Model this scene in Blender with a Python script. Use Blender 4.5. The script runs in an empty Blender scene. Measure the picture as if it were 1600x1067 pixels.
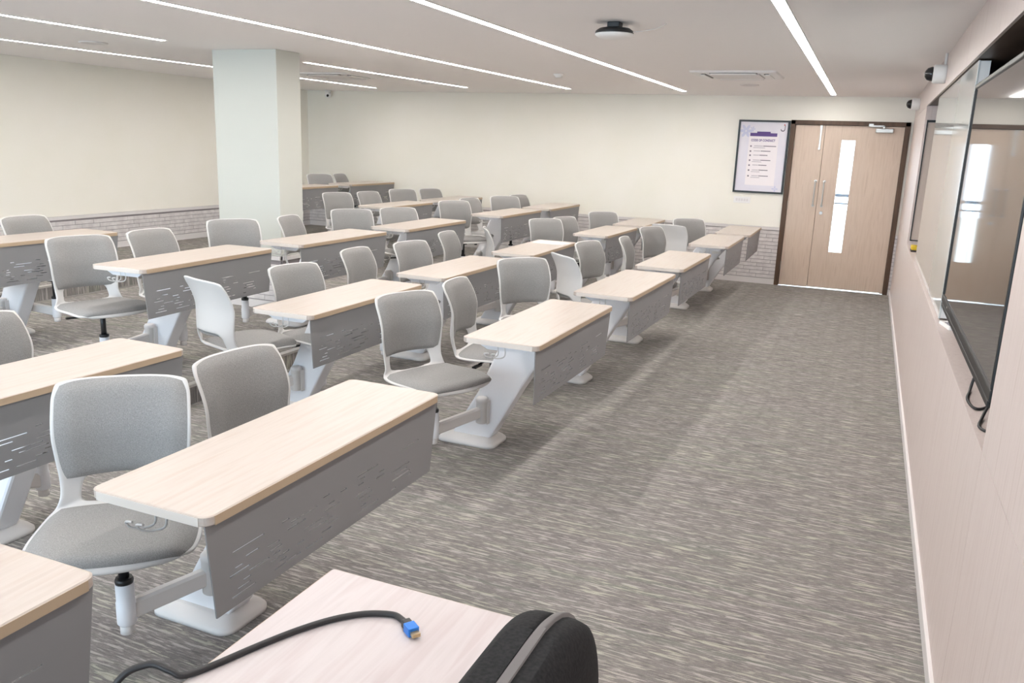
import bpy, math, random
from mathutils import Vector, Matrix

# ------------------------------------------------------------------ camera
random.seed(7)
scene = bpy.context.scene
COL = scene.collection
YAW, PITCH, ROLL, CAMH, FPX = 22.6484, 13.3925, 2.1217, 1.6088, 1296.66
def cam_axes():
    y, p, r = map(math.radians, (YAW, PITCH, ROLL))
    F = Vector((-math.sin(y)*math.cos(p), math.cos(y)*math.cos(p), -math.sin(p)))
    rt = Vector((math.cos(y), math.sin(y), 0)); up = rt.cross(F)
    return math.cos(r)*rt + math.sin(r)*up, -math.sin(r)*rt + math.cos(r)*up, F
R_, U_, F_ = cam_axes()
cd = bpy.data.cameras.new('camera'); cam = bpy.data.objects.new('camera', cd); COL.objects.link(cam)
cd.sensor_width = 36.0; cd.lens = 36.0*FPX/1600; cd.clip_start = .02
m = Matrix.Identity(4)
for i in range(3):
    m[i][0] = R_[i]; m[i][1] = U_[i]; m[i][2] = -F_[i]
m[2][3] = CAMH
cam.matrix_world = m
scene.camera = cam

# ------------------------------------------------------------------ world, exposure, light levels
LED = 14.0          # emission of the ceiling strips
SKY = 3.0           # daylight outside window and door
scene.view_settings.view_transform = 'Standard'
scene.view_settings.look = 'None'
scene.view_settings.gamma = 1
scene.view_settings.use_curve_mapping = False
scene.view_settings.exposure = 1.7
w = bpy.data.worlds.new('world'); scene.world = w; w.use_nodes = True
bg = w.node_tree.nodes['Background']
bg.inputs[0].default_value = (.66, .84, 1.0, 1); bg.inputs[1].default_value = SKY
pl = bpy.data.lights.new('window_portal', 'AREA'); pl.shape = 'RECTANGLE'; pl.size = 7.5; pl.size_y = 1.75; pl.cycles.is_portal = True
po = bpy.data.objects.new('window_portal', pl); COL.objects.link(po); po.location = (-3.95, -2.72, 1.325); po.rotation_euler = (math.radians(90), 0, math.radians(0))

# ------------------------------------------------------------------ materials
def srgb(r, g, b):
    f = lambda c: (c/255/12.92 if c/255 <= .04045 else ((c/255+.055)/1.055)**2.4)
    return (f(r), f(g), f(b), 1)
def mat(name, col, rough=.5, metal=0, spec=.5):
    m = bpy.data.materials.new(name); m.use_nodes = True
    b = m.node_tree.nodes['Principled BSDF']
    b.inputs['Base Color'].default_value = col
    b.inputs['Roughness'].default_value = rough
    b.inputs['Metallic'].default_value = metal
    b.inputs['Specular IOR Level'].default_value = spec
    return m
def noise_mat(name, stops, scale, rough=.5, detail=3, bump=0, spec=.5, nscale=8.0, distort=0):
    """colour ramp over a stretched noise in object space"""
    m = mat(name, stops[0][1], rough, 0, spec); nt = m.node_tree; N = nt.nodes; L = nt.links
    b = N['Principled BSDF']
    tc = N.new('ShaderNodeTexCoord'); mp = N.new('ShaderNodeMapping'); mp.inputs['Scale'].default_value = scale
    nz = N.new('ShaderNodeTexNoise'); nz.inputs['Scale'].default_value = nscale; nz.inputs['Detail'].default_value = detail
    nz.inputs['Distortion'].default_value = distort
    rp = N.new('ShaderNodeValToRGB')
    el = rp.color_ramp.elements
    while len(el) < len(stops): el.new(.5)
    for e, (p, c) in zip(el, stops): e.position = p; e.color = c
    L.new(tc.outputs['Object'], mp.inputs['Vector']); L.new(mp.outputs['Vector'], nz.inputs['Vector'])
    L.new(nz.outputs['Fac'], rp.inputs['Fac']); L.new(rp.outputs['Color'], b.inputs['Base Color'])
    if bump:
        bp = N.new('ShaderNodeBump'); bp.inputs['Strength'].default_value = bump; bp.inputs['Distance'].default_value = .003
        L.new(nz.outputs['Fac'], bp.inputs['Height']); L.new(bp.outputs['Normal'], b.inputs['Normal'])
    return m
def carpet_mat(name, sx, sy, sz):
    m = mat(name, srgb(140, 132, 126), .95, 0, .1); nt = m.node_tree; N = nt.nodes; L = nt.links
    b = N['Principled BSDF']; tc = N.new('ShaderNodeTexCoord')
    def noise(scale, ns, det, d=0):
        mp = N.new('ShaderNodeMapping'); mp.inputs['Scale'].default_value = scale
        nz = N.new('ShaderNodeTexNoise'); nz.inputs['Scale'].default_value = ns; nz.inputs['Detail'].default_value = det
        nz.inputs['Distortion'].default_value = d
        L.new(tc.outputs['Object'], mp.inputs['Vector']); L.new(mp.outputs['Vector'], nz.inputs['Vector']); return nz
    def ramp(src, stops):
        rp = N.new('ShaderNodeValToRGB'); el = rp.color_ramp.elements
        while len(el) < len(stops): el.new(.5)
        for e, (p, c) in zip(el, stops): e.position = p; e.color = c
        L.new(src.outputs['Fac'], rp.inputs['Fac']); return rp
    def mix(a, c, fac, mode='MIX'):
        mx = N.new('ShaderNodeMix'); mx.data_type = 'RGBA'; mx.blend_type = mode
        if isinstance(fac, float): mx.inputs['Factor'].default_value = fac
        else: L.new(fac, mx.inputs['Factor'])
        L.new(a, mx.inputs['A']); L.new(c, mx.inputs['B']); return mx.outputs['Result']
    base = ramp(noise((sx*.35, sy*.35, sz*.35), 1.6, 3), [(.32, srgb(131, 126, 124)), (.5, srgb(140, 135, 132)), (.68, srgb(135, 135, 128))])
    tint = ramp(noise((sx*.2, sy*.25, sz*.2), 2.3, 1), [(.45, srgb(191, 182, 178)), (.6, srgb(190, 186, 171))])
    big = ramp(noise((sx*1.9, sy*.9, sz), 3.0, 3, .2), [(.545, (0, 0, 0, 1)), (.60, (.8, .8, .8, 1))])
    fine = ramp(noise((sx*3.4, sy*1.2, sz*1.6), 5.0, 2), [(.56, (0, 0, 0, 1)), (.64, (.5, .5, .5, 1))])
    dark = ramp(noise((sx*2.6, sy*1.2, sz*1.2), 4.1, 2), [(.30, srgb(190, 190, 190)), (.48, (1, 1, 1, 1))])
    c = mix(base.outputs['Color'], tint.outputs['Color'], big.outputs['Color'])
    c = mix(c, tint.outputs['Color'], fine.outputs['Color'])
    c = mix(c, dark.outputs['Color'], .65, 'MULTIPLY')
    pile = noise((1, 1, 1), 420, 1)
    pr = ramp(pile, [(.3, (.72, .72, .72, 1)), (.7, (1.18, 1.18, 1.18, 1))])
    c = mix(c, pr.outputs['Color'], .8, 'MULTIPLY')
    L.new(c, b.inputs['Base Color'])
    bp = N.new('ShaderNodeBump'); bp.inputs['Strength'].default_value = .5; bp.inputs['Distance'].default_value = .004
    L.new(pile.outputs['Fac'], bp.inputs['Height']); L.new(bp.outputs['Normal'], b.inputs['Normal'])
    return m
def emit(name, col, s):
    m = mat(name, col, .4); b = m.node_tree.nodes['Principled BSDF']
    b.inputs['Emission Color'].default_value = col; b.inputs['Emission Strength'].default_value = s
    return m
def glass_mat(name, tint=(1, 1, 1, 1), gloss=.12):
    m = bpy.data.materials.new(name); m.use_nodes = True; nt = m.node_tree; N = nt.nodes; L = nt.links
    N.remove(N['Principled BSDF']); o = N['Material Output']
    t = N.new('ShaderNodeBsdfTransparent'); t.inputs[0].default_value = tint
    g = N.new('ShaderNodeBsdfGlossy'); g.inputs['Roughness'].default_value = .02
    fr = N.new('ShaderNodeFresnel'); fr.inputs['IOR'].default_value = 1.5
    x = N.new('ShaderNodeMixShader')
    L.new(fr.outputs[0], x.inputs[0]); L.new(t.outputs[0], x.inputs[1]); L.new(g.outputs[0], x.inputs[2]); L.new(x.outputs[0], o.inputs['Surface'])
    return m

M = {}
M['paint'] = noise_mat('cream_wall_paint', [(.3, srgb(242, 238, 226)), (.7, srgb(244, 240, 230))], (1, 1, 1), .75, 2, 0, .2, 2.0)
M['colpaint'] = mat('pale_column_paint', srgb(205, 206, 198), .75, 0, .2)
M['ceil'] = mat('ceiling_paint', srgb(247, 243, 241), .85, 0, .15)
M['carpet'] = carpet_mat('streaked_carpet', 1.5, 30, 1)
M['riser'] = carpet_mat('riser_carpet', 1, 22, 1.1)
M['brick'] = noise_mat('white_brick', [(.3, srgb(206, 200, 199)), (.7, srgb(226, 221, 219))], (1, 1, 1), .7, 3, .3, .3, 14)
M['mortar'] = mat('mortar', srgb(158, 151, 152), .9)
M['trim'] = mat('white_trim', srgb(224, 219, 217), .5)
M['alu'] = mat('brushed_aluminium', srgb(196, 192, 188), .35, .6)
M['ash'] = noise_mat('pale_ash_laminate', [(.35, srgb(213, 198, 192)), (.55, srgb(219, 205, 199)), (.7, srgb(207, 191, 184))], (12, 12, .8), .38, 4, .0, .4, 3)
M['recess_brown'] = noise_mat('dark_brown_recess', [(.35, srgb(84, 68, 58)), (.7, srgb(104, 86, 74))], (8, 1, 8), .45, 4, 0, .4, 3)
M['doorwood'] = noise_mat('door_veneer', [(.35, srgb(205, 184, 165)), (.55, srgb(212, 192, 174)), (.7, srgb(199, 177, 158))], (14, 14, .9), .42, 4, 0, .4, 3)
M['jamb'] = noise_mat('dark_door_frame', [(.35, srgb(78, 58, 44)), (.7, srgb(100, 76, 58))], (8, 8, 1), .5, 4, 0, .4, 3)
M['maple'] = noise_mat('pale_maple_laminate', [(.32, srgb(184, 170, 159)), (.5, srgb(191, 179, 169)), (.68, srgb(185, 169, 157))], (14, 1.0, 14), .28, 4, 0, .5, 2.5, .4)
M['tableash'] = noise_mat('pale_table_laminate', [(.32, srgb(190, 179, 177)), (.5, srgb(197, 187, 185)), (.68, srgb(189, 176, 174))], (16, 1.2, 16), .35, 4, 0, .45, 2.5, .4)
M['edge'] = mat('tan_edge_band', srgb(186, 164, 138), .45)
M['endband'] = mat('tan_end_band_lit_pale', srgb(214, 205, 196), .45)  # tan band painted paler, the light on the desk ends is in the colour
M['panel'] = mat('grey_powder_coat', srgb(139, 138, 139), .5, 0, .4)
M['leg'] = mat('white_grey_steel', srgb(236, 236, 239), .38, 0, .5)
M['foot'] = mat('warm_grey_casting', srgb(222, 218, 215), .45, 0, .4)
M['shell'] = mat('white_plastic', srgb(208, 206, 204), .38, 0, .5)
M['fabric'] = noise_mat('grey_heather_fabric', [(.30, srgb(136, 134, 133)), (.5, srgb(149, 147, 145)), (.70, srgb(161, 159, 157))], (1, 1, 1), .95, 3, .3, .1, 330)
M['black'] = mat('black_plastic', srgb(28, 28, 29), .4)
M['blackfab'] = noise_mat('black_mesh_fabric', [(.3, srgb(30, 30, 31)), (.7, srgb(44, 44, 45))], (1, 1, 1), .8, 2, .2, .2, 220)
M['piping'] = mat('dark_grey_piping', srgb(104, 100, 99), .6)
M['cable'] = mat('black_rubber', srgb(42, 40, 40), .5)
M['blue'] = mat('blue_anodised', srgb(38, 118, 205), .35, .3)
M['gold'] = mat('gold_contact', srgb(205, 180, 140), .3, .8)
M['steel'] = mat('satin_steel', srgb(190, 186, 180), .3, .9)
M['white'] = mat('white_gloss', srgb(238, 236, 233), .4)
M['slotdark'] = mat('dark_slot', srgb(70, 62, 58), .8)
M['dome'] = mat('smoked_dome', srgb(22, 23, 26), .08, 0, .6)
M['screen'] = mat('black_screen_glass', srgb(70, 68, 66), .04, 0, .9)
M['board'] = mat('white_glass_board', srgb(214, 218, 216), .06, 0, .6)
M['glass'] = glass_mat('clear_glass')
M['led'] = emit('led_diffuser', (1, .968, .94, 1), LED)
M['paper'] = noise_mat('lavender_poster_paper', [(.35, srgb(226, 222, 232)), (.7, srgb(236, 232, 238))], (1, 1, 1), .6, 2, 0, .2, 3)
M['sheet'] = mat('white_sheet_print', srgb(243, 236, 238), .6)
M['purple'] = mat('purple_print', srgb(98, 74, 138), .6)
M['ink'] = mat('grey_ink', srgb(120, 112, 124), .7)
M['inklight'] = mat('light_grey_ink', srgb(186, 178, 186), .7)
M['lilac'] = mat('lilac_flower_print', srgb(206, 206, 228), .7)
M['red'] = mat('red_print', srgb(190, 60, 60), .6)
M['yellow'] = mat('yellow_felt', srgb(222, 190, 52), .8)
M['rail'] = mat('railing_paint', srgb(60, 64, 72), .5)
M['concrete'] = mat('outdoor_concrete', srgb(205, 205, 203), .9)
M['pinboard'] = mat('beige_pinboard', srgb(206, 190, 178), .8)

# ------------------------------------------------------------------ mesh helpers
class MB:
    def __init__(s): s.v = []; s.f = []; s.sm = []
    def face(s, idx, smooth=False): s.f.append(tuple(idx)); s.sm.append(smooth)
    def box(s, x0, x1, y0, y1, z0, z1):
        b = len(s.v)
        s.v += [(x0, y0, z0), (x1, y0, z0), (x1, y1, z0), (x0, y1, z0), (x0, y0, z1), (x1, y0, z1), (x1, y1, z1), (x0, y1, z1)]
        for q in ((0, 3, 2, 1), (4, 5, 6, 7), (0, 1, 5, 4), (1, 2, 6, 5), (2, 3, 7, 6), (3, 0, 4, 7)): s.face([b+i for i in q])
        return s
    def loft(s, rings, cap=True, smooth=True, close=True):
        """rings: lists of points with equal length"""
        b = len(s.v); n = len(rings[0])
        for r in rings: s.v += [tuple(p) for p in r]
        for k in range(len(rings)-1):
            for i in range(n if close else n-1):
                j = (i+1) % n
                s.face((b+k*n+i, b+k*n+j, b+(k+1)*n+j, b+(k+1)*n+i), smooth)
        if cap:
            s.face([b+i for i in range(n)][::-1]); s.face([b+(len(rings)-1)*n+i for i in range(n)])
        return s
    def prism(s, poly, axis, a, c, smooth=False):
        """extrude 2D polygon along axis ('x': poly=(y,z), 'y': (x,z), 'z': (x,y))"""
        f = {'x': lambda u, v, t: (t, u, v), 'y': lambda u, v, t: (u, t, v), 'z': lambda u, v, t: (u, v, t)}[axis]
        return s.loft([[f(u, v, a) for u, v in poly], [f(u, v, c) for u, v in poly]], True, smooth)
    def cyl(s, p, q, r0, r1=None, n=20, smooth=True):
        p, q = Vector(p), Vector(q); r1 = r0 if r1 is None else r1
        d = (q-p).normalized(); a = d.orthogonal().normalized(); b = d.cross(a)
        ring = lambda c, r: [c + r*(math.cos(2*math.pi*i/n)*a + math.sin(2*math.pi*i/n)*b) for i in range(n)]
        return s.loft([ring(p, r0), ring(q, r1)], True, smooth)
    def lathe(s, c, prof, n=24, axis=Vector((0, 0, 1))):
        a = axis.orthogonal().normalized(); b = axis.cross(a); c = Vector(c)
        rings = [[c + axis*z + r*(math.cos(2*math.pi*i/n)*a + math.sin(2*math.pi*i/n)*b) for i in range(n)] for r, z in prof]
        return s.loft(rings, True, True)
    def tube(s, pts, r, n=8):
        pts = [Vector(p) for p in pts]; rings = []
        up = None
        for i, p in enumerate(pts):
            d = (pts[min(i+1, len(pts)-1)] - pts[max(i-1, 0)]).normalized()
            if up is None: up = d.orthogonal().normalized()
            a = (up - d*up.dot(d)).normalized(); up = a; b = d.cross(a)
            rings.append([p + r*(math.cos(2*math.pi*k/n)*a + math.sin(2*math.pi*k/n)*b) for k in range(n)])
        return s.loft(rings, True, True)
    def mesh(s, name, material, recalc=True):
        me = bpy.data.meshes.new(name); me.from_pydata([tuple(p) for p in s.v], [], s.f)
        me.polygons.foreach_set('use_smooth', s.sm)
        me.materials.append(material); me.update()
        if recalc:
            import bmesh
            bm = bmesh.new(); bm.from_mesh(me); bmesh.ops.recalc_face_normals(bm, faces=bm.faces); bm.to_mesh(me); bm.free()
        return me
    def build(s, name, material, parent=None, bevel=0, seg=2):
        return obj(name, s.mesh(name, material), parent, bevel, seg)
def obj(name, me, parent=None, bevel=0, seg=2):
    o = bpy.data.objects.new(name, me); COL.objects.link(o)
    if parent is not None: o.parent = parent
    if bevel:
        b = o.modifiers.new('bevel', 'BEVEL'); b.width = bevel; b.segments = seg; b.limit_method = 'ANGLE'; b.angle_limit = math.radians(40)
    return o
def tag(o, label, cat, group=None):
    o['label'] = label; o['category'] = cat
    if group: o['group'] = group
    return o
def thing(name, label, cat, loc=(0, 0, 0), rz=0, group=None):
    o = bpy.data.objects.new(name, None); COL.objects.link(o); o.empty_display_size = .1
    o.location = loc; o.rotation_euler = (0, 0, rz)
    return tag(o, label, cat, group)
def struct(o, label=None):
    o['kind'] = 'structure'
    if label: o['label'] = label
    return o
def rrect(x0, x1, y0, y1, r, n=5):
    pts = []
    for cx, cy, a0 in ((x1-r, y1-r, 0), (x0+r, y1-r, 90), (x0+r, y0+r, 180), (x1-r, y0+r, 270)):
        for i in range(n+1):
            a = math.radians(a0+90*i/n); pts.append((cx+r*math.cos(a), cy+r*math.sin(a)))
    return pts
def smoothpath(pts, n=10):
    """Catmull-Rom through points"""
    P = [Vector(p) for p in pts]; P = [2*P[0]-P[1]] + P + [2*P[-1]-P[-2]]; out = []
    for i in range(1, len(P)-2):
        for k in range(n):
            t = k/n; a, b, c, d = P[i-1:i+3]
            out.append(.5*((2*b) + (c-a)*t + (2*a-5*b+4*c-d)*t*t + (3*b-a-3*c+d)*t**3))
    out.append(P[-2]); return out
def interp(x, xs, ys):
    if x <= xs[0]: return ys[0]
    for a, b, p, q in zip(xs, xs[1:], ys, ys[1:]):
        if x <= b:
            t = (x-a)/(b-a); t = t*t*(3-2*t); return p+(q-p)*t
    return ys[-1]

# ------------------------------------------------------------------ room
XW, YD, XB, ZC, YN = .362, 10.86, -8.05, 2.286, -2.6
T1 = .13; T2 = .26; R1 = -3.61; R2 = -6.48
WH = .715                                    # top of the white brick dado
NY0, NY1, NZ0, NZ1, ND = 2.44, 8.3, .85, 2.06, .22   # recess in the front wall

struct(MB().box(R1, XW+.3, YN, YD, -.1, 0).build('floor', M['carpet']), 'grey streaked carpet floor')
def tier(name, x0, x1, z0, z1, label):
    o = struct(MB().box(x0, x1, YN, YD, -.1, z1).build(name, M['carpet']), label)
    MB().box(x1, x1+.006, YN, YD, z0, z1-.012).build('riser', M['riser'], o)
    MB().box(x1-.035, x1+.012, YN, YD, z1-.012, z1+.004).build('nosing', M['alu'], o)
    MB().box(x1+.006, x1+.018, YN, YD, z0, z0+.012).build('skirting_strip', M['alu'], o)
tier('floor_tier_1', R2, R1, 0, T1, 'first carpeted step carrying two desk rows')
tier('floor_tier_2', XB, R2, T1, T2, 'upper carpeted step along the back wall')
struct(MB().box(XB, XW+.4, YN, YD+.2, ZC, ZC+.12).build('ceiling', M['ceil']), 'white painted ceiling')

# back wall
wb = struct(MB().box(XB-.15, XB, YN, YD+.15, -.1, ZC).build('wall_back', M['paint']), 'cream wall behind the last desk row')
# door wall with opening
DX0, DX1, DZ = -.945, .30, 1.975
wd = struct(MB().box(XB, DX0, YD, YD+.15, -.1, ZC).box(DX1, XW+.4, YD, YD+.15, -.1, ZC).box(DX0, DX1, YD, YD+.15, DZ, ZC).build('wall_door', M['paint']), 'cream wall with the double door')
# near wall with the window the daylight comes through
WX0, WX1, WZ0, WZ1 = -7.7, -.2, .45, 2.2
wn = struct(MB().box(XB, WX0, YN-.15, YN, -.1, ZC).box(WX1, XW+.4, YN-.15, YN, -.1, ZC).box(WX0, WX1, YN-.15, YN, -.1, WZ0).box(WX0, WX1, YN-.15, YN, WZ1, ZC).build('wall_window', M['paint']), 'cream wall with a wide window')
win = MB()
for k in range(5):
    x = WX0+(WX1-WX0-.05)*k/4; win.box(x, x+.05, YN-.10, YN-.05, WZ0, WZ1)
win.box(WX0, WX1, YN-.10, YN-.05, WZ0, WZ0+.05).box(WX0, WX1, YN-.10, YN-.05, WZ1-.05, WZ1)
wo = struct(win.build('window_1', M['white']), 'wide white framed window')
for k in range(4):
    x = WX0+(WX1-WX0-.05)*k/4+.05
    MB().box(x, x+(WX1-WX0-.05)/4-.05, YN-.08, YN-.074, WZ0+.05, WZ1-.05).build('pane', M['glass'], wo)

# front wall: masonry with a recess, faced with ash panels
G = .012
wf = MB()
wf.box(XW+G, XW+.5, YN, YD, -.1, NZ0-.02)
wf.box(XW+G, XW+.5, YN, YD, NZ1+.02, ZC)
wf.box(XW+G, XW+.5, YN, NY0-.02, NZ0-.02, NZ1+.02).box(XW+G, XW+.5, NY1+.02, YD, NZ0-.02, NZ1+.02)
wf.box(XW+ND+.02, XW+.5, NY0-.02, NY1+.02, NZ0-.02, NZ1+.02)
wfo = struct(wf.build('wall_front', M['pinboard']), 'front wall faced with pale ash panels around a long recess')
def panel(y0, y1, z0, z1): MB().box(XW, XW+G, y0+.0015, y1-.0015, z0, z1).build('wall_panel', M['ash'], wfo)
ys = [YN, -1.2, 0, 1.22, NY0, 3.66, 4.88, 6.1, 7.32, NY1, 9.5, YD]
for a, b in zip(ys, ys[1:]):
    panel(a, b, .06, NZ0); panel(a, b, NZ1, ZC)
    if b <= NY0 or a >= NY1: panel(a, b, NZ0+.002, NZ1-.002)
# recess lining: soffit and back coloured dark brown, shelf and ends pale ash
MB().box(XW+G, XW+ND, NY0, NY1, NZ0-.018, NZ0).build('recess_shelf', M['ash'], wfo)
MB().box(XW+G, XW+ND, NY0, NY1, NZ1, NZ1+.018).build('recess_soffit', M['recess_brown'], wfo)
MB().box(XW+ND, XW+ND+.018, NY0, NY1, NZ0, NZ1).build('recess_back', M['recess_brown'], wfo)
MB().box(XW+G, XW+ND, NY1, NY1+.018, NZ0, NZ1).build('recess_end', M['ash'], wfo)
MB().box(XW+G, XW+ND, NY0-.018, NY0, NZ0, NZ1).build('recess_end', M['ash'], wfo)
struct(MB().box(XW-.012, XW+G, YN, YD, 0, .06).build('baseboard_front', M['trim'], None, .003), 'thin white skirting of the ash wall')

# white brick dado: cap rail, skirting and courses of thin bricks
SB = {}
def dado(name, label, along, fixed, a0, a1, z0, z1, facing, single=False):
    """along: axis of the run; fixed: wall plane; facing: +1/-1 direction of the room"""
    def bx(mb, u0, u1, d0, d1, c0, c1):
        lo, hi = sorted((fixed+facing*d0, fixed+facing*d1))
        return mb.box(u0, u1, lo, hi, c0, c1) if along == 'x' else mb.box(lo, hi, u0, u1, c0, c1)
    root = struct(bx(MB(), a0, a1, 0, .010, z0, z1).build(name, M['mortar']), label)
    bx(MB(), a0, a1, 0, .026, z1-.035, z1).build('cap_rail', M['trim'], root)
    bx(MB(), a0, a1, 0, .022, z0, z0+.07).build('skirting', M['trim'], root)
    mb = MB(); z = z0+.075; k = 0; rnd = random.Random(3)
    while z+.040 < z1-.035:
        u = a0 - (k % 3)*.08
        while u < a1:
            l = .24; s, e = max(u+.002, a0), min(u+l-.002, a1)
            if e-s > .01:
                pr = .016+rnd.random()*.005
                if not single: bx(mb, s, e, .010, pr, z+.003, z+.043)
                elif abs(e-s-.236) < 1e-6:
                    if 'b' not in SB.setdefault(along+str(facing), {}):
                        lo, hi = sorted((facing*.010, facing*.018))
                        SB[along+str(facing)]['b'] = (MB().box(0, .236, lo, hi, 0, .040) if along == 'x' else MB().box(lo, hi, 0, .236, 0, .040)).mesh('brick', M['brick'])
                    o = obj('brick', SB[along+str(facing)]['b'], root); off = facing*(pr-.018)
                    o.location = (s, fixed+off, z+.003) if along == 'x' else (fixed+off, s, z+.003)
                else: bx(MB(), s, e, .010, pr, z+.003, z+.043).build('brick', M['brick'], root)
            u += l
        z += .046; k += 1
    if not single: o = mb.build('brick_courses', M['brick'], root); o['kind'] = 'stuff'
    return root
dado('trim_1', 'white brick dado on the door wall beside the double door', 'x', YD, R1, DX0-.03, 0, WH, -1, True)
dado('trim_2', 'white brick dado on the door wall above the first step', 'x', YD, R2, R1, T1, WH, -1)
dado('trim_3', 'white brick dado on the door wall above the upper step', 'x', YD, XB, R2, T2, WH, -1)
dado('trim_4', 'white brick dado along the back wall', 'y', XB, YN, YD, T2, .665, 1)
dado('trim_5', 'narrow strip of white brick dado between door and ash wall', 'x', YD, DX1+.03, XW, 0, WH, -1)

# column
CX0, CX1, CY0, CY1 = -5.225, -4.565, 5.75, 6.06
co = struct(MB().box(CX0, CX1, CY0, CY1, T1, ZC).build('wall_column', M['colpaint'], None, .004), 'square cream column on the first step')
dado('trim_6', 'white brick dado on the column face turned away from the door', 'x', CY0, CX0, CX1, T1, .60, -1, True)
dado('trim_7', 'white brick dado on the screen side of the column', 'y', CX1, CY0, CY1, T1, .60, 1, True)

# ------------------------------------------------------------------ double door
d = struct(MB().box(DX0-.035, DX0+.02, YD-.03, YD+.12, 0, DZ+.035).box(DX1-.02, DX1+.035, YD-.03, YD+.12, 0, DZ+.035).box(DX0-.035, DX1+.035, YD-.03, YD+.12, DZ-.015, DZ+.035).build('door_1', M['jamb'], None, .004), 'double door of pale veneer in a dark wooden frame')
SPL = -.585
MB().box(SPL-.03, SPL+.03, YD+.041, YD+.055, .02, DZ-.016).box(DX0+.018, DX0+.05, YD+.041, YD+.06, .0, DZ-.016).box(DX1-.05, DX1-.018, YD+.041, YD+.06, .0, DZ-.016).box(DX0+.018, DX1-.018, YD+.041, YD+.06, DZ-.05, DZ-.014).build('door_stop', M['jamb'], d)
l1 = MB().box(DX0+.022, SPL-.002, YD+.0, YD+.04, .008, DZ-.018).build('door_leaf', M['doorwood'], d, .002)
GX0, GX1, GZ0, GZ1 = -.385, -.235, .46, 1.79
l2 = MB().box(SPL+.002, GX0, YD, YD+.04, .014, DZ-.018).box(GX1, DX1-.022, YD, YD+.04, .014, DZ-.018).box(GX0, GX1, YD, YD+.04, .014, GZ0).box(GX0, GX1, YD, YD+.04, GZ1, DZ-.018).build('door_leaf', M['doorwood'], d)
MB().box(GX0, GX1, YD+.017, YD+.023, GZ0, GZ1).build('vision_panel', M['glass'], l2)
def handle(x, leaf):
    MB().tube(smoothpath([(x, YD, 1.30), (x, YD-.045, 1.295), (x, YD-.05, 1.27), (x, YD-.05, 1.04), (x, YD-.045, 1.015), (x, YD, 1.01)], 6), .009, 10).build('pull_handle', M['steel'], leaf)
    mb = MB()
    for z in (1.01, 1.30): mb.cyl((x, YD, z), (x, YD-.006, z), .017)
    mb.build('handle_rose', M['steel'], leaf)
handle(SPL-.04, l1); handle(SPL+.06, l2)
MB().cyl((SPL+.062, YD, .925), (SPL+.062, YD-.012, .925), .02).build('lock_cylinder', M['steel'], l2)
MB().box(SPL-.052, SPL-.036, YD-.012, YD, 1.68, 1.95).box(SPL-.056, SPL-.032, YD-.02, YD, 1.90, 1.955).cyl((SPL-.044, YD-.022, 1.685), (SPL-.044, YD, 1.685), .014).build('flush_bolt', M['steel'], l1)
MB().box(-.03, .16, YD-.05, YD, 1.885, 1.935).build('door_closer', M['steel'], l2, .006)
MB().box(.045, .065, YD-.045, YD-.03, 1.935, 1.965).box(-.09, .06, YD-.045, YD-.033, 1.952, 1.968).box(-.11, -.06, YD-.05, YD-.03, 1.955, 1.985).build('closer_arm', M['steel'], l2)
mb = MB()
for z in (.25, 1.0, 1.72): mb.cyl((DX0+.021, YD-.008, z-.05), (DX0+.021, YD-.008, z+.05), .007)
mb.build('hinge', M['steel'], l1)
# what the glass shows: an open walkway with a railing
struct(MB().box(-4, 4, YD+.15, YD+1.75, -.15, -.02).build('floor_walkway', M['concrete']), 'pale concrete walkway outside the double door')
rl = thing('walkway_railing', 'grey metal railing on the walkway outside the door glass', 'railing', (0, YD+1.6, -.02))
MB().box(-3, 3, -.02, .02, 1.08, 1.12).build('top_rail', M['rail'], rl); MB().box(-3, 3, -.015, .015, .98, 1.0).build('mid_rail', M['rail'], rl)
for k in range(13): MB().box(-3+k*.5-.012, -3+k*.5+.012, -.012, .012, 0, 1.09).build('baluster', M['rail'], rl)
MB().box(-3, 3, -.01, .01, .03, .9).build('infill_panel', M['white'], rl)

# ------------------------------------------------------------------ poster, switch plate
px0, px1, pz0, pz1 = -1.595, -.99, 1.122, 2.0
ps = thing('framed_poster', 'black-framed code of conduct poster beside the double door', 'poster', ((px0+px1)/2, YD, pz0))
hw = (px1-px0)/2; ph = pz1-pz0
fr = MB()
for a in ((-hw, hw, 0, .022), (-hw, hw, ph-.022, ph), (-hw, -hw+.022, .022, ph-.022), (hw-.022, hw, .022, ph-.022)): fr.box(a[0], a[1], -.025, 0, a[2], a[3])
fr.build('frame', M['black'], ps)
pp = MB().box(-hw+.022, hw-.022, -.012, 0, .022, ph-.022).build('poster_print', M['paper'], ps)
YP = -.0125
def flat(name, material, x0, x1, z0, z1, dy=0): return MB().box(x0, x1, YP-.0006-dy, YP-dy, z0, z1).build(name, material, pp)
flat('sheet_print', M['sheet'], -.165, .185, .095, .70)
flat('clip_print', M['purple'], -.155, .165, .685, .725, .0007)
flat('clip_print', M['purple'], -.075, .085, .722, .742, .0007)
def text(s, x, z, size, material, parent, name='lettering', yy=YP-.0012):
    cu = bpy.data.curves.new(name, 'FONT'); cu.body = s; cu.size = size; cu.align_x = 'LEFT'; cu.offset = .0012
    t = bpy.data.objects.new(name, cu); COL.objects.link(t)
    bpy.context.view_layer.update()
    me = bpy.data.meshes.new_from_object(t.evaluated_get(bpy.context.evaluated_depsgraph_get()))
    bpy.data.objects.remove(t); bpy.data.curves.remove(cu)
    me.materials.clear(); me.materials.append(material)
    o = obj(name, me, parent); o.location = (x, yy, z); o.rotation_euler = (math.pi/2, 0, 0); return o
tt = text('CODE OF CONDUCT', -.137, .625, .034, M['purple'], pp)
wd_ = max(v.co.x for v in tt.data.vertices); tt.scale = (.285/wd_, 1.1, 1)
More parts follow.
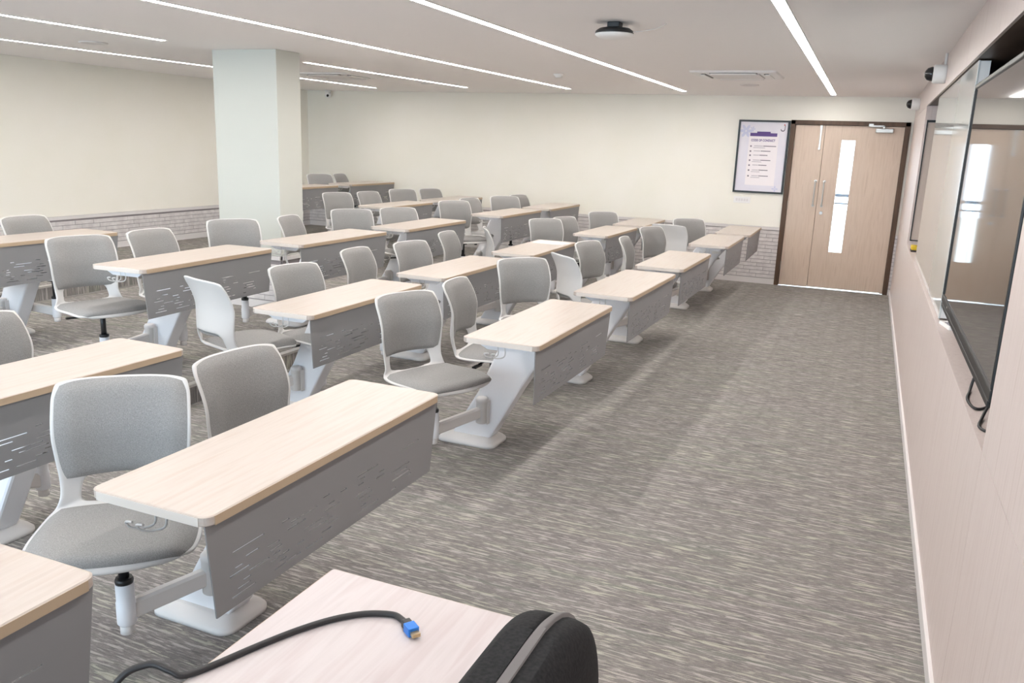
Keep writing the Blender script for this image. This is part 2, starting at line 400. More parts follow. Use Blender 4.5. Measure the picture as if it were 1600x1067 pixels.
rows = [(.565, .26, 1), (.505, .20, 0), (.455, .17, 0), (.395, .21, 1), (.335, .17, 0), (.275, .19, 1), (.205, .20, 1)]
for z, l, two in rows:
    flat('icon_print', M['ink'], -.142, -.124, z-.009, z+.009, .0007)
    flat('text_line_print', M['inklight'], -.095, -.095+l*.4, z, z+.008, .0007)
    flat('text_line_print', M['ink'], -.09+l*.4, -.095+l, z, z+.009, .0007)
    if two: flat('text_line_print', M['inklight'], -.105, -.105+l*.55, z-.02, z-.013, .0007)
def petals(cx, cz, r, n):
    mb = MB()
    for k in range(n):
        a = 2*math.pi*k/n; c = Vector((cx+math.cos(a)*r*.6, cz+math.sin(a)*r*.6)); pts = []
        for i in range(10):
            t = 2*math.pi*i/10; u, v_ = r*.5*math.cos(t), r*.24*math.sin(t)
            pts.append((c.x+u*math.cos(a)-v_*math.sin(a), c.y+u*math.sin(a)+v_*math.cos(a)))
        mb.prism(pts, 'y', YP-.0005, YP)
    mb.build('flower_print', M['lilac'], pp)
petals(-.21, .745, .075, 6); petals(-.13, .77, .03, 5); petals(.20, .06, .035, 4)
lg = [(.225+.028*math.cos(t), .775+.028*math.sin(t)) for t in [math.radians(a) for a in range(180, 361, 20)]] + [(.253, .82), (.245, .82)] + [(.225+.018*math.cos(t), .778+.018*math.sin(t)) for t in [math.radians(a) for a in range(360, 179, -20)]]
MB().prism(lg, 'y', YP-.0008, YP).build('logo_print', M['ink'], pp); flat('logo_print', M['red'], .236, .246, .815, .835)
sw = thing('switch_plate', 'small white switch plate below the framed poster', 'switch', (-1.472, YD, .99))
MB().box(-.102, .102, -.010, 0, 0, .08).build('plate', M['white'], sw, .003)
for k in range(5): MB().box(-.075+k*.032, -.051+k*.032, -.014, -.010, .024, .056).build('rocker', M['trim'], sw, .001)

# ------------------------------------------------------------------ ceiling lights and fittings
def strip(x0, y0, x1, y1, label, wdt=.056):
    L = math.hypot(x1-x0, y1-y0); a = math.atan2(-(x1-x0), y1-y0)
    t = thing('linear_ceiling_light', label, 'ceiling light', (x0, y0, ZC), a, 'linear ceiling lights')
    MB().box(-wdt/2-.006, -wdt/2, 0, L, -.006, 0).box(wdt/2, wdt/2+.006, 0, L, -.006, 0).box(-wdt/2-.006, wdt/2+.006, -.006, 0, -.006, 0).box(-wdt/2-.006, wdt/2+.006, L, L+.006, -.006, 0).build('housing', M['white'], t)
    MB().box(-wdt/2, wdt/2, 0, L, -.005, 0).build('diffuser', M['led'], t)
strip(-.47, .2, -.52, 10.5, 'long linear ceiling light beside the ash front wall')
strip(-2.18, .0, -2.16, 10.15, 'long linear ceiling light above the gap between the two floor-level desk rows')
strip(-3.72, .2, -3.52, 9.93, 'long linear ceiling light above the edge of the first step')
strip(-5.35, -1.5, -5.12, 5.12, 'linear ceiling light ending just short of the broad column face')
strip(-5.02, 6.75, -4.87, 9.86, 'short linear ceiling light between column and door wall')
strip(-6.8, .5, -6.38, 10.12, 'long linear ceiling light running behind the column, nearest the back wall', .05)

def cassette(x, y, s, label):
    t = thing('cassette_air_conditioner', label, 'air conditioner', (x, y, ZC), 0, 'ceiling cassette air conditioners')
    h = s/2
    MB().loft([[(a, b, 0) for a, b in rrect(-h, h, -h, h, .03)], [(a, b, -.014) for a, b in rrect(-h+.008, h-.008, -h+.008, h-.008, .03)]], True, False).build('frame', M['white'], t)
    g = s*.29
    MB().prism(rrect(-g, g, -g, g, .01), 'z', -.024, -.012).build('intake_grille', M['trim'], t)
    for k in range(4):
        a = k*math.pi/2; o = MB().box(-g*.95, g*.95, g+.035, g+.075, -.0175, -.013).build('louver_slot', M['slotdark'], t); o.rotation_euler = (0, 0, a)
        o2 = MB().box(-g*.9, g*.9, g+.045, g+.085, -.026, -.018).build('louver', M['white'], t); o2.rotation_euler = (0, 0, a)
cassette(-1.22, 7.95, .74, 'square white air conditioner in ceiling near the door')
cassette(-5.65, 8.2, .74, 'square white air conditioner in ceiling behind the column')
t = thing('ceiling_access_point', 'round white ceiling device hanging from a black bracket', 'access point', (-1.42, 4.72, ZC))
MB().box(-.035, .035, -.035, .035, -.03, 0).build('bracket', M['black'], t, .004)
MB().lathe((0, 0, 0), [(.03, -.028), (.085, -.034), (.105, -.048), (.108, -.062)], 28).build('black_back_shell', M['black'], t)
MB().lathe((0, 0, 0), [(.108, -.062), (.106, -.070), (.085, -.083), (.04, -.09), (.005, -.091)], 28).build('white_cover', M['white'], t)
MB().tube(smoothpath([(.10, 0, -.055), (.16, .03, -.045), (.23, .07, -.025), (.27, .09, 0)], 6), .003, 6).build('wire', M['trim'], t)
t = thing('smoke_detector', 'small round white smoke detector between two linear lights', 'smoke detector', (-2.93, 7.95, ZC))
MB().lathe((0, 0, 0), [(.05, 0), (.05, -.012), (.035, -.022), (.034, -.034), (.01, -.038)], 20).build('body', M['white'], t)
def flush_disc(x, y, r, label):
    t = thing('ceiling_speaker', label, 'ceiling speaker', (x, y, ZC))
    MB().lathe((0, 0, 0), [(r, 0), (r, -.006), (r*.86, -.009)], 24).build('rim', M['trim'], t)
    MB().lathe((0, 0, 0), [(r*.86, -.003), (r*.86, -.008), (r*.2, -.0085)], 24).build('grille', M['ceil'], t)
flush_disc(-5.95, 5.2, .11, 'flush round ceiling speaker between two linear lights beside the column')
flush_disc(-1.28, 9.15, .10, 'flush round ceiling speaker between air conditioner and door wall')
flush_disc(-5.1, 9.3, .10, 'flush round ceiling speaker near the back corner')

def dome_cam(loc, direction, label, s=1.0):
    t = thing('dome_camera', label, 'security camera', loc, 0, 'dome security cameras'); ax = Vector(direction)
    MB().lathe((0, 0, 0), [(.058*s, 0), (.060*s, .01*s), (.060*s, .07*s), (.052*s, .08*s)], 24, ax).build('housing', M['white'], t)
    MB().lathe((0, 0, 0), [(.047*s, .075*s), (.046*s, .09*s), (.038*s, .112*s), (.02*s, .126*s), (.004*s, .13*s)], 24, ax).build('dome', M['dome'], t)
    return t
c1 = dome_cam((XW, 6.35, 2.155), (-1, 0, 0), 'white dome security camera on ash wall with conduit above it', 1.0)
MB().cyl((-.012, 0, .055), (-.012, 0, ZC-2.155), .009).build('conduit', M['trim'], c1)
dome_cam((XW, 9.9, 2.16), (-1, 0, 0), 'white dome security camera on ash wall close to the door wall', 1.0)
t = thing('bullet_camera', 'small white security camera at ceiling in the back corner', 'security camera', (-7.6, 10.75, ZC))
MB().cyl((0, 0, 0), (0, 0, -.03), .045).build('base', M['white'], t)
MB().lathe((0, 0, -.03), [(.042, 0), (.05, -.03), (.045, -.06), (.02, -.08), (.004, -.083)], 20).build('ball', M['white'], t)
MB().cyl((.02, -.035, -.075), (.028, -.052, -.085), .017).build('lens', M['dome'], t)

# ------------------------------------------------------------------ recess contents
XF = XW+.018
tv = thing('wall_display', 'large black flat screen display mounted in the wall recess', 'screen', (XF, 3.53, .945))
TW, TH = .925, 1.0
bz = MB()
for a in ((-TW, TW, 0, .035), (-TW, TW, TH-.02, TH), (-TW, -TW+.018, .035, TH-.02), (TW-.018, TW, .035, TH-.02)): bz.box(0, .05, a[0], a[1], a[2], a[3])
bz.build('bezel', M['black'], tv, .004)
MB().box(.006, .05, -TW+.018, TW-.018, .035, TH-.02).build('screen_glass', M['screen'], tv)
MB().box(.05, .09, -TW+.1, TW-.1, .08, TH-.1).build('rear_housing', M['black'], tv)
MB().box(.09, ND-.018, -.3, .3, .3, .7).build('wall_mount', M['black'], tv)
MB().box(.0, .035, -TW+.02, TW-.02, -.022, 0).build('speaker_bar', M['black'], tv, .004)
MB().cyl((-.0015, .62, .016), (.002, .62, .016), .006).build('logo_print', M['steel'], tv)
wb_ = thing('glass_whiteboard', 'white glass writing board in the recess beside the black display', 'whiteboard', (XF, 4.47, NZ0+.005))
MB().box(0, .008, 0, 2.6, 0, NZ1-NZ0-.01).build('glass_sheet', M['board'], wb_, .002)
MB().box(.008, .05, .003, 2.597, .003, NZ1-NZ0-.013).build('backing_panel', M['white'], wb_)
MB().box(.05, ND-.018, .6, .68, .3, .9).box(.05, ND-.018, 1.9, 1.98, .3, .9).build('wall_bracket', M['alu'], wb_)
pb = thing('pin_board', 'narrow beige board with thin dark frame on far end of the recess', 'board', (XW+.016, NY1, NZ0+.04))
fr = MB()
for a in ((0, .19, 0, .01), (0, .19, 1.03, 1.05), (0, .008, .01, 1.03), (.182, .19, .01, 1.03)): fr.box(a[0], a[1], -.02, 0, a[2], a[3])
fr.build('frame', M['black'], pb); MB().box(.008, .182, -.012, 0, .01, 1.03).build('board_face', M['pinboard'], pb)
t = thing('board_duster', 'yellow board duster on the recess shelf near its far end', 'duster', (XW+.035, 7.75, NZ0))
MB().box(-.025, .025, -.07, .07, 0, .016).build('felt_pad', M['slotdark'], t); MB().box(-.025, .025, -.07, .07, .016, .05).build('grip', M['yellow'], t, .008)
t = thing('remote_control', 'white remote control lying on the recess shelf under the display', 'remote control', (XW+.05, 4.28, NZ0), .2)
MB().box(-.022, .022, -.08, .08, 0, .018).build('body', M['white'], t, .005)
for k in range(3): MB().box(-.012, .012, -.05+k*.03, -.035+k*.03, .018, .0195).build('button', M['ink'], t)
def shelf_cable(name, label, pts):
    tag(MB().tube(smoothpath(pts, 8), .0045, 8).build(name, M['cable']), label, 'cable')
zs = NZ0+.006
shelf_cable('power_cable', 'black cable looping over the recess shelf below the display', [(XF+.04, 3.12, .93), (XF+.02, 3.10, .90), (XW+.028, 3.08, zs), (XW+.010, 2.96, zs), (XW+.022, 2.86, zs), (XW+.06, 2.90, zs), (XF+.06, 2.92, .90), (XF+.07, 2.92, .94)])
shelf_cable('signal_cable', 'short tangled black cable at the near end of recess shelf', [(XF+.05, 2.80, .93), (XF+.03, 2.79, .89), (XW+.03, 2.75, zs), (XW+.014, 2.66, zs), (XW+.03, 2.62, zs), (XW+.06, 2.66, zs), (XW+.05, 2.60, zs+.002), (XW+.09, 2.56, zs)])

# ------------------------------------------------------------------ desks
L, W, ZT, TH_ = 1.142, .377, .74, .026
CYM = L*.55                                     # leg position along the desk
def desk_meshes():
    D = {}
    out = rrect(-W, 0, 0, L, .028, 6); inn = rrect(-W+.004, -.004, .004, L-.004, .026, 6)
    top = MB().loft([[(x, y, ZT-TH_) for x, y in inn], [(x, y, ZT-TH_+.004) for x, y in out], [(x, y, ZT-.002) for x, y in out], [(x, y, ZT) for x, y in inn]], True, False)
    D['tabletop'] = top.mesh('tabletop', M['maple'])
    D['front_edge_band'] = MB().box(-.001, .0012, .026, L-.026, ZT-TH_+.001, ZT-.002).mesh('front_edge_band', M['edge'])
    D['end_band'] = MB().box(-W+.026, -.026, -.0012, .001, ZT-TH_+.001, ZT-.003).mesh('end_band', M['endband'])
    # slotted modesty panel, trapezoid, leaning slightly back at the foot
    z0, z1 = .455, ZT-TH_
    rnd = random.Random(11)
    zr = [.480+.0155*k for k in range(9)]
    segs = []
    for k, z in enumerate(zr):
        slots = []
        for c in (.13, .30, .50, .72, .95):       # clusters of slots
            for _ in range(2):
                if rnd.random() < .62:
                    l = rnd.choice((.03, .05, .08, .12)); c0 = c + rnd.uniform(-.08, .07) + (k-4)*.006
                    slots.append((max(.06, c0-l/2), min(L-.06, c0+l/2)))
        slots.sort(); mg = []
        for s in slots:
            if mg and s[0] < mg[-1][1]+.015: continue
            mg.append(s)
        segs.append((z, mg))
    mb = MB(); e = .004
    def strip_(a, b, c0, c1):
        def P(y, z):
            s = (z1-z)/(z1-z0); yy = .006+.034*s + (y-.0)/L*(L-.012-.062*s); return yy
        xb = lambda z: -.012-.010*(z1-z)/(z1-z0)
        v = [(xb(z)-(.004 if q else 0), P(y, z), z) for q in (0, 1) for y, z in ((a, c0), (b, c0), (b, c1), (a, c1))]
        n = len(mb.v); mb.v += v
        for q in ((0, 1, 2, 3), (7, 6, 5, 4), (0, 4, 5, 1), (1, 5, 6, 2), (2, 6, 7, 3), (3, 7, 4, 0)): mb.face([n+i for i in q])
    zz = z0
    for z, sl in segs:
        strip_(0, L, zz, z); y = 0
        for a, b in sl: strip_(y, a, z, z+.0045); y = b
        strip_(y, L, z, z+.0045); zz = z+.0045
    strip_(0, L, zz, z1)
    D['modesty_panel'] = mb.mesh('modesty_panel', M['panel'])
    # slanted slab leg
    poly = [(-.715, .035), (-.49, .035), (-.468, .065), (-.32, .33), (-.18, .56), (-.085, .675), (-.06, .712), (-.335, .712), (-.42, .62), (-.46, .53), (-.56, .30)]
    D['leg'] = MB().prism(poly, 'y', CYM-.055, CYM+.055).mesh('leg', M['leg'])
    r0 = rrect(-.785, -.44, CYM-.115, CYM+.115, .05); r1 = rrect(-.775, -.45, CYM-.105, CYM+.105, .05); r2 = rrect(-.735, -.475, CYM-.07, CYM+.07, .035)
    D['foot_plate'] = MB().loft([[(x, y, 0) for x, y in r0], [(x, y, .014) for x, y in r0], [(x, y, .026) for x, y in r1], [(x, y, .046) for x, y in r2]], True, True).mesh('foot_plate', M['foot'])
    D['support_beam'] = MB().box(-.30, -.10, .12, L-.10, ZT-TH_-.022, ZT-TH_).mesh('support_beam', M['leg'])
    D['end_bracket'] = MB().prism([(-.33, ZT-TH_), (-.05, ZT-TH_), (-.09, ZT-TH_-.03), (-.27, ZT-TH_-.03)], 'y', .05, .062).mesh('end_bracket', M['leg'])
    hk = [(-.215, .052, ZT-TH_-.004), (-.215, .050, ZT-TH_-.05), (-.235, .035, ZT-TH_-.062), (-.255, .012, ZT-TH_-.056), (-.262, .004, ZT-TH_-.040), (-.240, .004, ZT-TH_-.036)]
    D['bag_hook'] = MB().tube(smoothpath(hk, 5), .0032, 8).tube(smoothpath([(x+.035, y, z) for x, y, z in hk], 5), .0032, 8).mesh('bag_hook', M['shell'])
    D['socket_plate'] = MB().box(-.235, -.145, CYM-.064, CYM-.055, .60, .665).mesh('socket_plate', M['white'])
    D['socket_hole'] = MB().cyl((-.20, CYM-.0655, .64), (-.20, CYM-.063, .64), .005, n=10).cyl((-.18, CYM-.0655, .64), (-.18, CYM-.063, .64), .005, n=10).mesh('socket_hole', M['black'])
    for sgn in (-1, 1):
        y = CYM+sgn*.085
        mb = MB().lathe((-.52, y, 0), [(.026, .135), (.031, .14), (.031, .255), (.033, .256), (.033, .272), (.026, .280), (.012, .281)], 20)
        mb.box(-.555, -.485, min(CYM+sgn*.05, y), max(CYM+sgn*.05, y), .13, .262)
        D['arm_pivot%d' % sgn] = mb.mesh('arm_pivot', M['foot'])
    return D
DM = desk_meshes()
ROWN = {'A': 'front row', 'B': 'second row', 'C': 'third row on the step', 'D': 'fourth row on the step', 'E': 'last row by the back wall'}
DESKS = {'A0': (-1.33, -.064, 0), 'A1': (-1.315, 1.361, -.25), 'A2': (-1.266, 3.332, -.57), 'A3': (-1.23, 4.78, -.97), 'A4': (-1.214, 6.176, -.54), 'A5': (-1.166, 7.984, .2), 'A6': (-1.137, 9.278, .65),
 'B0': (-2.536, 1.392, -1.34), 'B1': (-2.481, 3.341, 0), 'B2': (-2.477, 4.762, -.38), 'B3': (-2.43, 6.198, .94), 'B4': (-2.371, 8.073, -.73), 'B5': (-2.347, 9.438, .46),
 'C1': (-3.579, 3.337, 2.0), 'C2': (-3.599, 4.752, -.1), 'C3': (-3.562, 6.154, .14), 'C4': (-3.499, 8.0, -.23), 'C5': (-3.457, 9.334, .75),
 'D0': (-5.081, 3.386, -.94), 'D2': (-4.931, 8.031, .62), 'D3': (-4.936, 9.455, 0), 'E1': (-6.372, 8.09, 0), 'E2': (-6.406, 9.553, 0)}
LEVEL = {'A': 0, 'B': 0, 'C': T1, 'D': T1, 'E': T2}
ORD = ['nearest the door wall', 'second from the door wall', 'third from the door wall', 'fourth from the door wall', 'fifth from the door wall', 'sixth from the door wall', 'farthest from the door wall']
def desk_order(n):
    same = sorted([k for k in DESKS if k[0] == n[0]], reverse=True)
    return ORD[same.index(n)]
DOBJ = {}
for n, (x, y, th) in DESKS.items():
    ROWS = {'A': 'front-row', 'B': 'second-row', 'C': 'third-row', 'D': 'fourth-row', 'E': 'back-row'}
    root = thing('lecture_desk', 'pale wood %s desk with slotted grey panel, %s' % (ROWS[n[0]], desk_order(n)), 'desk', (x, y, LEVEL[n[0]]), math.radians(th), 'lecture desks in rows')
    DOBJ[n] = root
    def part(k, parent=root, bevel=0): return obj(k.rstrip('-1') if k.startswith('arm_pivot') else k, DM[k], parent, bevel)
    tp = part('tabletop'); part('front_edge_band', tp); part('end_band', tp)
    e2 = part('end_band', tp); e2.location = (0, L, 0)
    part('modesty_panel'); lg_ = part('leg', root, .012); part('foot_plate'); part('support_beam')
    b1 = part('end_bracket'); b2 = part('end_bracket'); b2.location = (0, L-.112, 0)
    part('bag_hook'); part('socket_plate', lg_); part('socket_hole', lg_)
    part('arm_pivot-1'); part('arm_pivot1')

# ------------------------------------------------------------------ swivel chairs
def shell_point(s, v):
    """s: 0 front lip .. 1 back top; v: -1..1 across.  returns position"""
    S = [0, .03, .08, .20, .34, .44, .52, .60, .70, .80, .90, .955, 1.0]
    X = [.258, .246, .215, .10, -.07, -.185, -.228, -.236, -.226, -.222, -.238, -.252, -.268]
    Z = [.432, .446, .457, .462, .452, .460, .495, .548, .620, .695, .775, .815, .850]
    HW = [.150, .195, .222, .238, .228, .205, .188, .188, .196, .202, .202, .200, .191]
    def lin(A):
        for i in range(len(S)-1):
            if s <= S[i+1]:
                t = (s-S[i])/(S[i+1]-S[i])
                p0, p1, p2, p3 = A[max(i-1, 0)], A[i], A[i+1], A[min(i+2, len(A)-1)]
                return .5*((2*p1)+(p2-p0)*t+(2*p0-5*p1+4*p2-p3)*t*t+(3*p1-p0-3*p2+p3)*t**3)
        return A[-1]
    x, z, hw = lin(X), lin(Z), lin(HW)
    x -= interp(s, [0, .22], [.040, 0])*abs(v)**2
    k = interp(s, [.36, .52, .75, 1], [0, .075, .055, .03])     # sides wrap forward
    a = abs(v)
    x += k*a**2.2
    z += interp(s, [0, .1, .34, .5], [0, -.012, -.006, .0])*a**3
    if s > .85: z -= .012*a**5*(s-.85)/.15
    return Vector((x, hw*v, z))
def shell_normal(s, v):
    e = .004
    a = shell_point(min(s+e, 1), v)-shell_point(max(s-e, 0), v); b = shell_point(s, min(v+e, 1))-shell_point(s, max(v-e, -1))
    n = a.cross(b); n.normalize()
    return -n if n.z < -.0 and s < .4 or (s >= .4 and n.x < 0) else n
def make_shell():
    NS, NV = 44, 20
    S = [i/NS for i in range(NS+1)]; V = [-1+2*j/NV for j in range(NV+1)]
    keep = {}
    def hole(s, v):
        if not (.425 < s < .605): return False
        t = (s-.425)/.18
        lim = .80 - .10*math.sin(math.pi*t)
        if t < .3: lim = .70*math.sqrt(max(0, t/.3))*1.1
        return abs(v) < min(lim, .82) - (.25*max(0, (t-.85)/.15) if t > .85 else 0)
    vs, fs, idx = [], [], {}
    for i in range(NS):
        for j in range(NV):
            if hole((S[i]+S[i+1])/2, (V[j]+V[j+1])/2): continue
            q = []
            for a, b in ((i, j), (i+1, j), (i+1, j+1), (i, j+1)):
                if (a, b) not in idx: idx[(a, b)] = len(vs); vs.append(tuple(shell_point(S[a], V[b])))
                q.append(idx[(a, b)])
            fs.append(q)
    me = bpy.data.meshes.new('chair_shell'); me.from_pydata(vs, [], fs); me.materials.append(M['shell'])
    # relax the rim of the opening so it reads as a smooth curve
    import bmesh
    bm = bmesh.new(); bm.from_mesh(me); bmesh.ops.recalc_face_normals(bm, faces=bm.faces)
    bv = [v for v in bm.verts if v.is_boundary]
    inner = [v for v in bv if -.27 < v.co.x < -.10 and v.co.z < .62 and abs(v.co.y) < .165]
    for _ in range(4):
        new = {}
        for v in inner:
            nb = [e.other_vert(v) for e in v.link_edges if e.is_boundary]
            if len(nb) == 2: new[v] = v.co*.4 + (nb[0].co+nb[1].co)*.3
        for v, c in new.items(): v.co = c
    bm.to_mesh(me); bm.free()
    tmp = bpy.data.objects.new('tmp', me); COL.objects.link(tmp)
    so = tmp.modifiers.new('s', 'SOLIDIFY'); so.thickness = .012; so.offset = 0
    sb = tmp.modifiers.new('u', 'SUBSURF'); sb.levels = 1; sb.render_levels = 1
    bpy.context.view_layer.update()
    out = bpy.data.meshes.new_from_object(tmp.evaluated_get(bpy.context.evaluated_depsgraph_get()))
    bpy.data.objects.remove(tmp); out.name = 'chair_shell'
    out.polygons.foreach_set('use_smooth', [True]*len(out.polygons))
    return out
def make_pad(name, s0, s1, vmax, th, base):
    """pad lying on the shell, edges rolled down"""
    NS, NV = 20, 18; rings = []
    mb = MB(); top = {}; bot = {}
    for i in range(NS+1):
        for j in range(NV+1):
            u = -1+2*i/NS; w_ = -1+2*j/NV
            # squircle mapping for rounded corners
            uu = u*math.sqrt(max(0, 1-.09*w_**6*u*u)); ww = w_*math.sqrt(max(0, 1-.09*u**6*w_*w_))
            s = (s0+s1)/2+(s1-s0)/2*uu; v = vmax*ww
            P, Nn = shell_point(s, v), shell_normal(s, v)
            ed = max(abs(u), abs(w_)); h = th*(1-max(0, (ed-.72)/.28)**2.6)
            top[i, j] = len(mb.v); mb.v.append(tuple(P+Nn*(base+h)))
    for i in range(NS):
        for j in range(NV): mb.face((top[i, j], top[i+1, j], top[i+1, j+1], top[i, j+1]), True)
    # underside
    n0 = len(mb.v)
    border = [(i, 0) for i in range(NS)] + [(NS, j) for j in range(NV)] + [(i, NV) for i in range(NS, 0, -1)] + [(0, j) for j in range(NV, 0, -1)]
    return mb.mesh(name, M['fabric'])
CH = {'shell': make_shell()}
CH['seat_pad'] = make_pad('seat_pad', .03, .41, .945, .020, .006)
CH['back_pad'] = make_pad('back_pad', .59, .988, .955, .018, .006)
CH['gas_lift'] = MB().cyl((0, 0, .25), (0, 0, .44), .0155).lathe((0, 0, 0), [(.026, .268), (.0275, .278), (.024, .286)], 18).mesh('gas_lift', M['black'])
CH['sleeve'] = MB().lathe((0, 0, 0), [(.0255, .13), (.029, .135), (.029, .205), (.027, .206), (.027, .268)], 20).mesh('sleeve', M['leg'])
CH['sleeve_cap'] = MB().lathe((0, 0, 0), [(.018, .098), (.022, .10), (.022, .132)], 18).mesh('sleeve_cap', M['foot'])
CH['seat_plate'] = MB().box(-.08, .08, -.06, .06, .412, .432).box(-.03, .03, -.03, .03, .395, .415).mesh('seat_plate', M['black'])
CH['tilt_lever'] = MB().cyl((-.02, -.05, .408), (-.04, -.125, .400), .006, n=10).prism([(-.055, -.19), (-.03, -.195), (-.022, -.11), (-.04, -.11)], 'z', .394, .404).mesh('tilt_lever', M['black'])
CH['adjust_knob'] = MB().cyl((.045, .05, .408), (.05, .12, .402), .005, n=10).cyl((.05, .115, .402), (.052, .14, .400), .012, n=12).mesh('adjust_knob', M['black'])

# desk, which side, back-top centre (x, y), facing in degrees (0 = towards the front wall, 90 = towards the door)
CHAIRS = [
 ('A1', 0, -2.11, 1.86, -50), ('A1', 1, -2.05, 2.25, -6), ('A2', 0, -2.15, 3.66, -21), ('A2', 1, -2.13, 4.14, 6), ('A3', 0, -2.16, 5.27, -40), ('A3', 1, -2.00, 5.62, 46),
 ('A4', 0, -2.12, 6.56, -14), ('A4', 1, -1.96, 7.10, 4), ('A5', 0, -2.01, 8.28, -22), ('A5', 1, -1.90, 8.62, 78), ('A6', 0, -1.89, 9.62, -54),
 ('B0', 1, -3.30, 2.16, 10), ('B1', 0, -3.24, 3.38, 72), ('B1', 1, -3.20, 4.08, -12), ('B2', 0, -3.34, 4.98, 2), ('B2', 1, -3.25, 5.58, -12), ('B3', 0, -3.36, 6.42, 6), ('B3', 1, -3.25, 7.00, 28),
 ('B4', 0, -3.16, 8.33, -42), ('B4', 1, -3.09, 8.68, -20), ('B5', 0, -2.96, 9.76, -46),
 ('C1', 0, -4.36, 3.58, -16), ('C1', 1, -4.34, 4.06, 2), ('C2', 0, -4.43, 5.00, -32), ('C2', 1, -4.33, 5.48, 12), ('C3', 0, -4.35, 6.47, -38), ('C3', 1, -4.15, 6.92, -32),
 ('C4', 0, -4.22, 8.26, -34), ('C4', 1, -4.31, 8.78, -10), ('C5', 0, -4.16, 9.52, -42), ('C5', 1, -4.16, 9.90, -12),
 ('D0', 0, -5.70, 3.62, 0), ('D0', 1, -5.60, 4.12, 4), ('D2', 0, -5.80, 8.32, -24), ('D2', 1, -5.68, 8.76, -10), ('D3', 0, -5.68, 9.63, -32), ('D3', 1, -5.51, 10.03, -20),
 ('E2', 0, -7.05, 9.71, -24), ('E2', 1, -7.00, 10.07, 8)]
for dn, side, mx, my, face in CHAIRS:
    zl = LEVEL[dn[0]]; a = math.radians(face)
    cx, cy = mx+.262*math.cos(a), my+.262*math.sin(a)
    ddx, ddy, ddt = DESKS[dn]                       # keep the seat clear of the desk leg
    face_y = ddy+CYM+(.07 if side else -.07)
    push = max(0, face_y-(cy-.235)) if side else min(0, face_y-(cy+.235))
    cy += max(-.03, min(.03, push))
    lab = '%s, seat %s door at %s desk %s' % ('white-backed swivel chair' if face > 40 else 'grey padded swivel chair', 'closer to' if side else 'farther from', ROWS[dn[0]], desk_order(dn).replace('the ', ''))
    c = thing('swivel_chair', lab, 'chair', (cx, cy, zl), a, 'swivel chairs at the lecture desks')
    sh = obj('shell', CH['shell'], c); obj('seat_pad', CH['seat_pad'], c); obj('back_pad', CH['back_pad'], c)
    obj('gas_lift', CH['gas_lift'], c); sl = obj('sleeve', CH['sleeve'], c); obj('sleeve_cap', CH['sleeve_cap'], sl)
    obj('seat_plate', CH['seat_plate'], c); obj('tilt_lever', CH['tilt_lever'], c); obj('adjust_knob', CH['adjust_knob'], c)
    # swing arm from the pivot on the desk leg to the sleeve
    dx, dy, dth = DESKS[dn]; dth = math.radians(dth)
    lx, ly = -.52, CYM+(-.085 if side == 0 else .085)
    px, py = dx+lx*math.cos(dth)-ly*math.sin(dth), dy+lx*math.sin(dth)+ly*math.cos(dth)
    q = Vector((px-cx, py-cy, 0)); q.rotate(Matrix.Rotation(-a, 3, 'Z')); dl = q.length; dr = q.normalized(); sd = Vector((-dr.y, dr.x, 0))
    def ring(t, hw_, z0, z1):
        p = dr*t; e = .008
        pts = []
        for (s_, z_) in ((-hw_, z0+e), (-hw_+e, z0), (hw_-e, z0), (hw_, z0+e), (hw_, z1-e), (hw_-e, z1), (-hw_+e, z1), (-hw_, z1-e)):
            pts.append(p+sd*s_+Vector((0, 0, z_)))
        return pts
    MB().loft([ring(.02, .018, .142, .205), ring(max(.05, dl-.02), .018, .168, .228)], True, False).build('swing_arm', M['foot'], c)

# ------------------------------------------------------------------ papers on a desk
tag(MB().box(-.105, .105, -.15, .15, 0, .004).build('paper_sheet', M['white']), 'white sheets of paper left on a second-row desk', 'paper')
o = bpy.data.objects['paper_sheet']; o.location = (-2.62, 7.13, ZT+.0005); o.rotation_euler = (0, 0, math.radians(88))

# ------------------------------------------------------------------ presenter's table, cable, black chair
pt = thing('presenter_table', 'pale laminate presenter table with a black cable on it', 'table', (-.667, .605, 0))
MB().prism(rrect(-.26, .26, -.70, .70, .006), 'z', .715, .74).build('tabletop', M['tableash'], pt, .002)
MB().box(-.262, -.26, -.694, .694, .717, .738).box(-.255, .255, .70, .702, .717, .738).build('edge_band', M['edge'], pt)
for y in (-.66, .64): MB().box(-.22, .22, y, y+.025, 0, .715).build('side_panel', M['tableash'], pt)
MB().box(-.20, -.18, -.635, .64, .30, .715).build('front_panel', M['tableash'], pt)
hc = thing('display_cable', 'black video cable with blue plug lying across presenter table', 'cable', (0, 0, 0))
zt = .7455
path = [(-.676, 1.180, zt+.002), (-.70, 1.197, zt), (-.725, 1.203, zt), (-.770, 1.183, zt), (-.812, 1.142, zt), (-.848, 1.085, zt), (-.880, 1.015, zt), (-.912, .935, zt), (-.932, .895, zt+.002), (-.950, .885, zt+.012), (-.985, .872, zt+.02), (-1.02, .835, zt-.01), (-1.04, .78, .60), (-1.045, .72, .35), (-1.06, .66, .12), (-1.10, .58, .012), (-1.16, .40, .008)]
MB().tube(smoothpath(path, 8), .0058, 10).build('cord', M['cable'], hc)
dv = Vector((.034, -.024, 0)).normalized(); p0 = Vector((-.682, 1.184, zt+.003)); sdv = Vector((-dv.y, dv.x, 0))
def plug(a, b, hw_, h0, h1):
    mb = MB(); r = lambda t: [p0+dv*t+sdv*s_+Vector((0, 0, z_)) for s_, z_ in ((-hw_, h0), (hw_, h0), (hw_, h1), (-hw_, h1))]
    return mb.loft([r(a), r(b)], True, False)
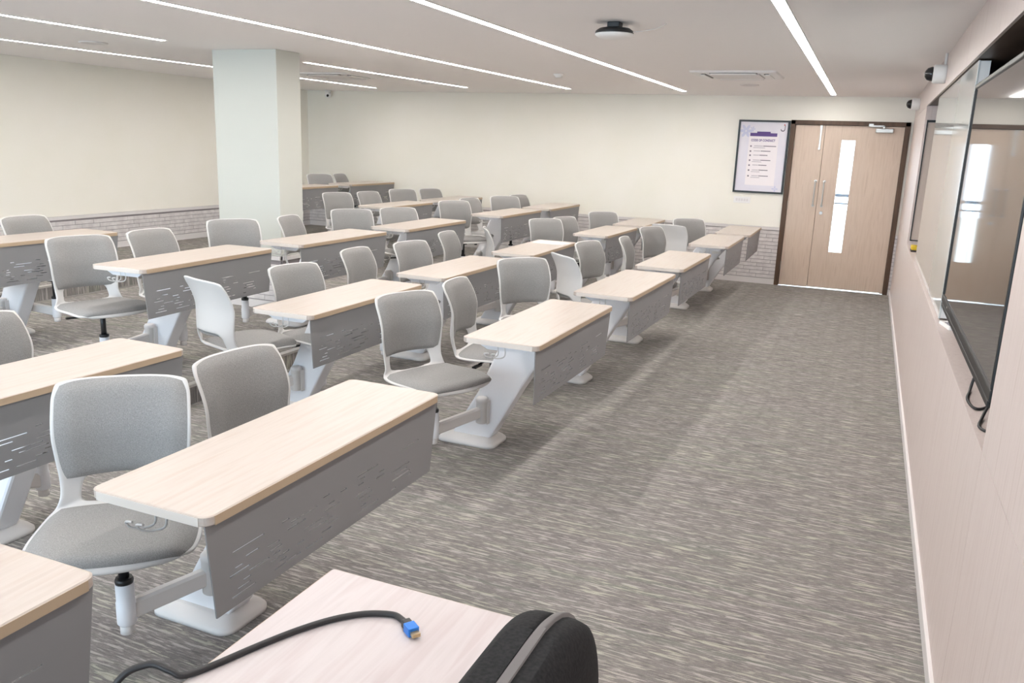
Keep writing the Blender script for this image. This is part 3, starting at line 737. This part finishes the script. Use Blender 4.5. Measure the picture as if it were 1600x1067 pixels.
plug(-.006, .008, .0085, -.007, .008).build('strain_relief', M['black'], hc, .002)
plug(.008, .032, .0105, -.008, .009).build('plug_body', M['blue'], hc, .0015)
plug(.032, .043, .0075, -.004, .003).build('contact_shell', M['gold'], hc)

bc = thing('office_chair', 'black office chair with grey piping behind presenter table', 'chair', (-.388, .69, 0), math.radians(180))
# local +x faces the table
def half_back(x_in, sgn, thick, grow=0.0, zoff=0.0):
    rings = []
    for k in range(25):
        t = math.pi*(k+.35)/25.7; z = .815-.275*math.copysign(abs(math.cos(t))**.72, math.cos(t)); h = .245*math.sin(t)**.62
        z += zoff*(z-.81)/.27; h += grow
        th = thick*min(1, .35+1.1*math.sin(t))
        ring = []
        for q in range(19):
            a_ = math.pi*q/18; ring.append((x_in+sgn*th*math.sin(a_)**.55 if 0 < q < 18 else x_in, -h*math.copysign(abs(math.cos(a_))**.35, math.cos(a_)), z))
        rings.append(ring)
    return MB().loft(rings, True, True)
half_back(-.105, 1, .052).build('backrest_cushion', M['blackfab'], bc)
half_back(-.113, -1, .044).build('backrest_shell', M['blackfab'], bc)
pr_ = half_back(-.119, 1, .020, .003, .004); pr_.build('piping', M['piping'], bc)
MB().loft([[(a, b, z) for a, b in rrect(-.06+i, .40-i, -.24+i, .24-i, .07)] for z, i in ((.40, .02), (.42, 0), (.455, 0), (.475, .02))], True, True).build('seat', M['blackfab'], bc)
MB().box(-.15, -.125, -.04, .04, .37, .60).box(-.15, .15, -.04, .04, .365, .395).build('back_bar', M['black'], bc)
MB().cyl((.15, 0, .10), (.15, 0, .37), .025).build('gas_lift', M['black'], bc)
for k in range(5):
    aa = 2*math.pi*k/5+.3; e = Vector((math.cos(aa), math.sin(aa), 0)); c0 = Vector((.15, 0, .10))
    sp = MB().cyl(c0, c0+e*.27+Vector((0, 0, -.035)), .024, .014, 12).build('base_spoke', M['black'], bc)
    MB().cyl(c0+e*.27+Vector((-e.y*.02, e.x*.02, -.074)), c0+e*.27+Vector((e.y*.02, -e.x*.02, -.074)), .026, n=16).build('caster', M['black'], sp)
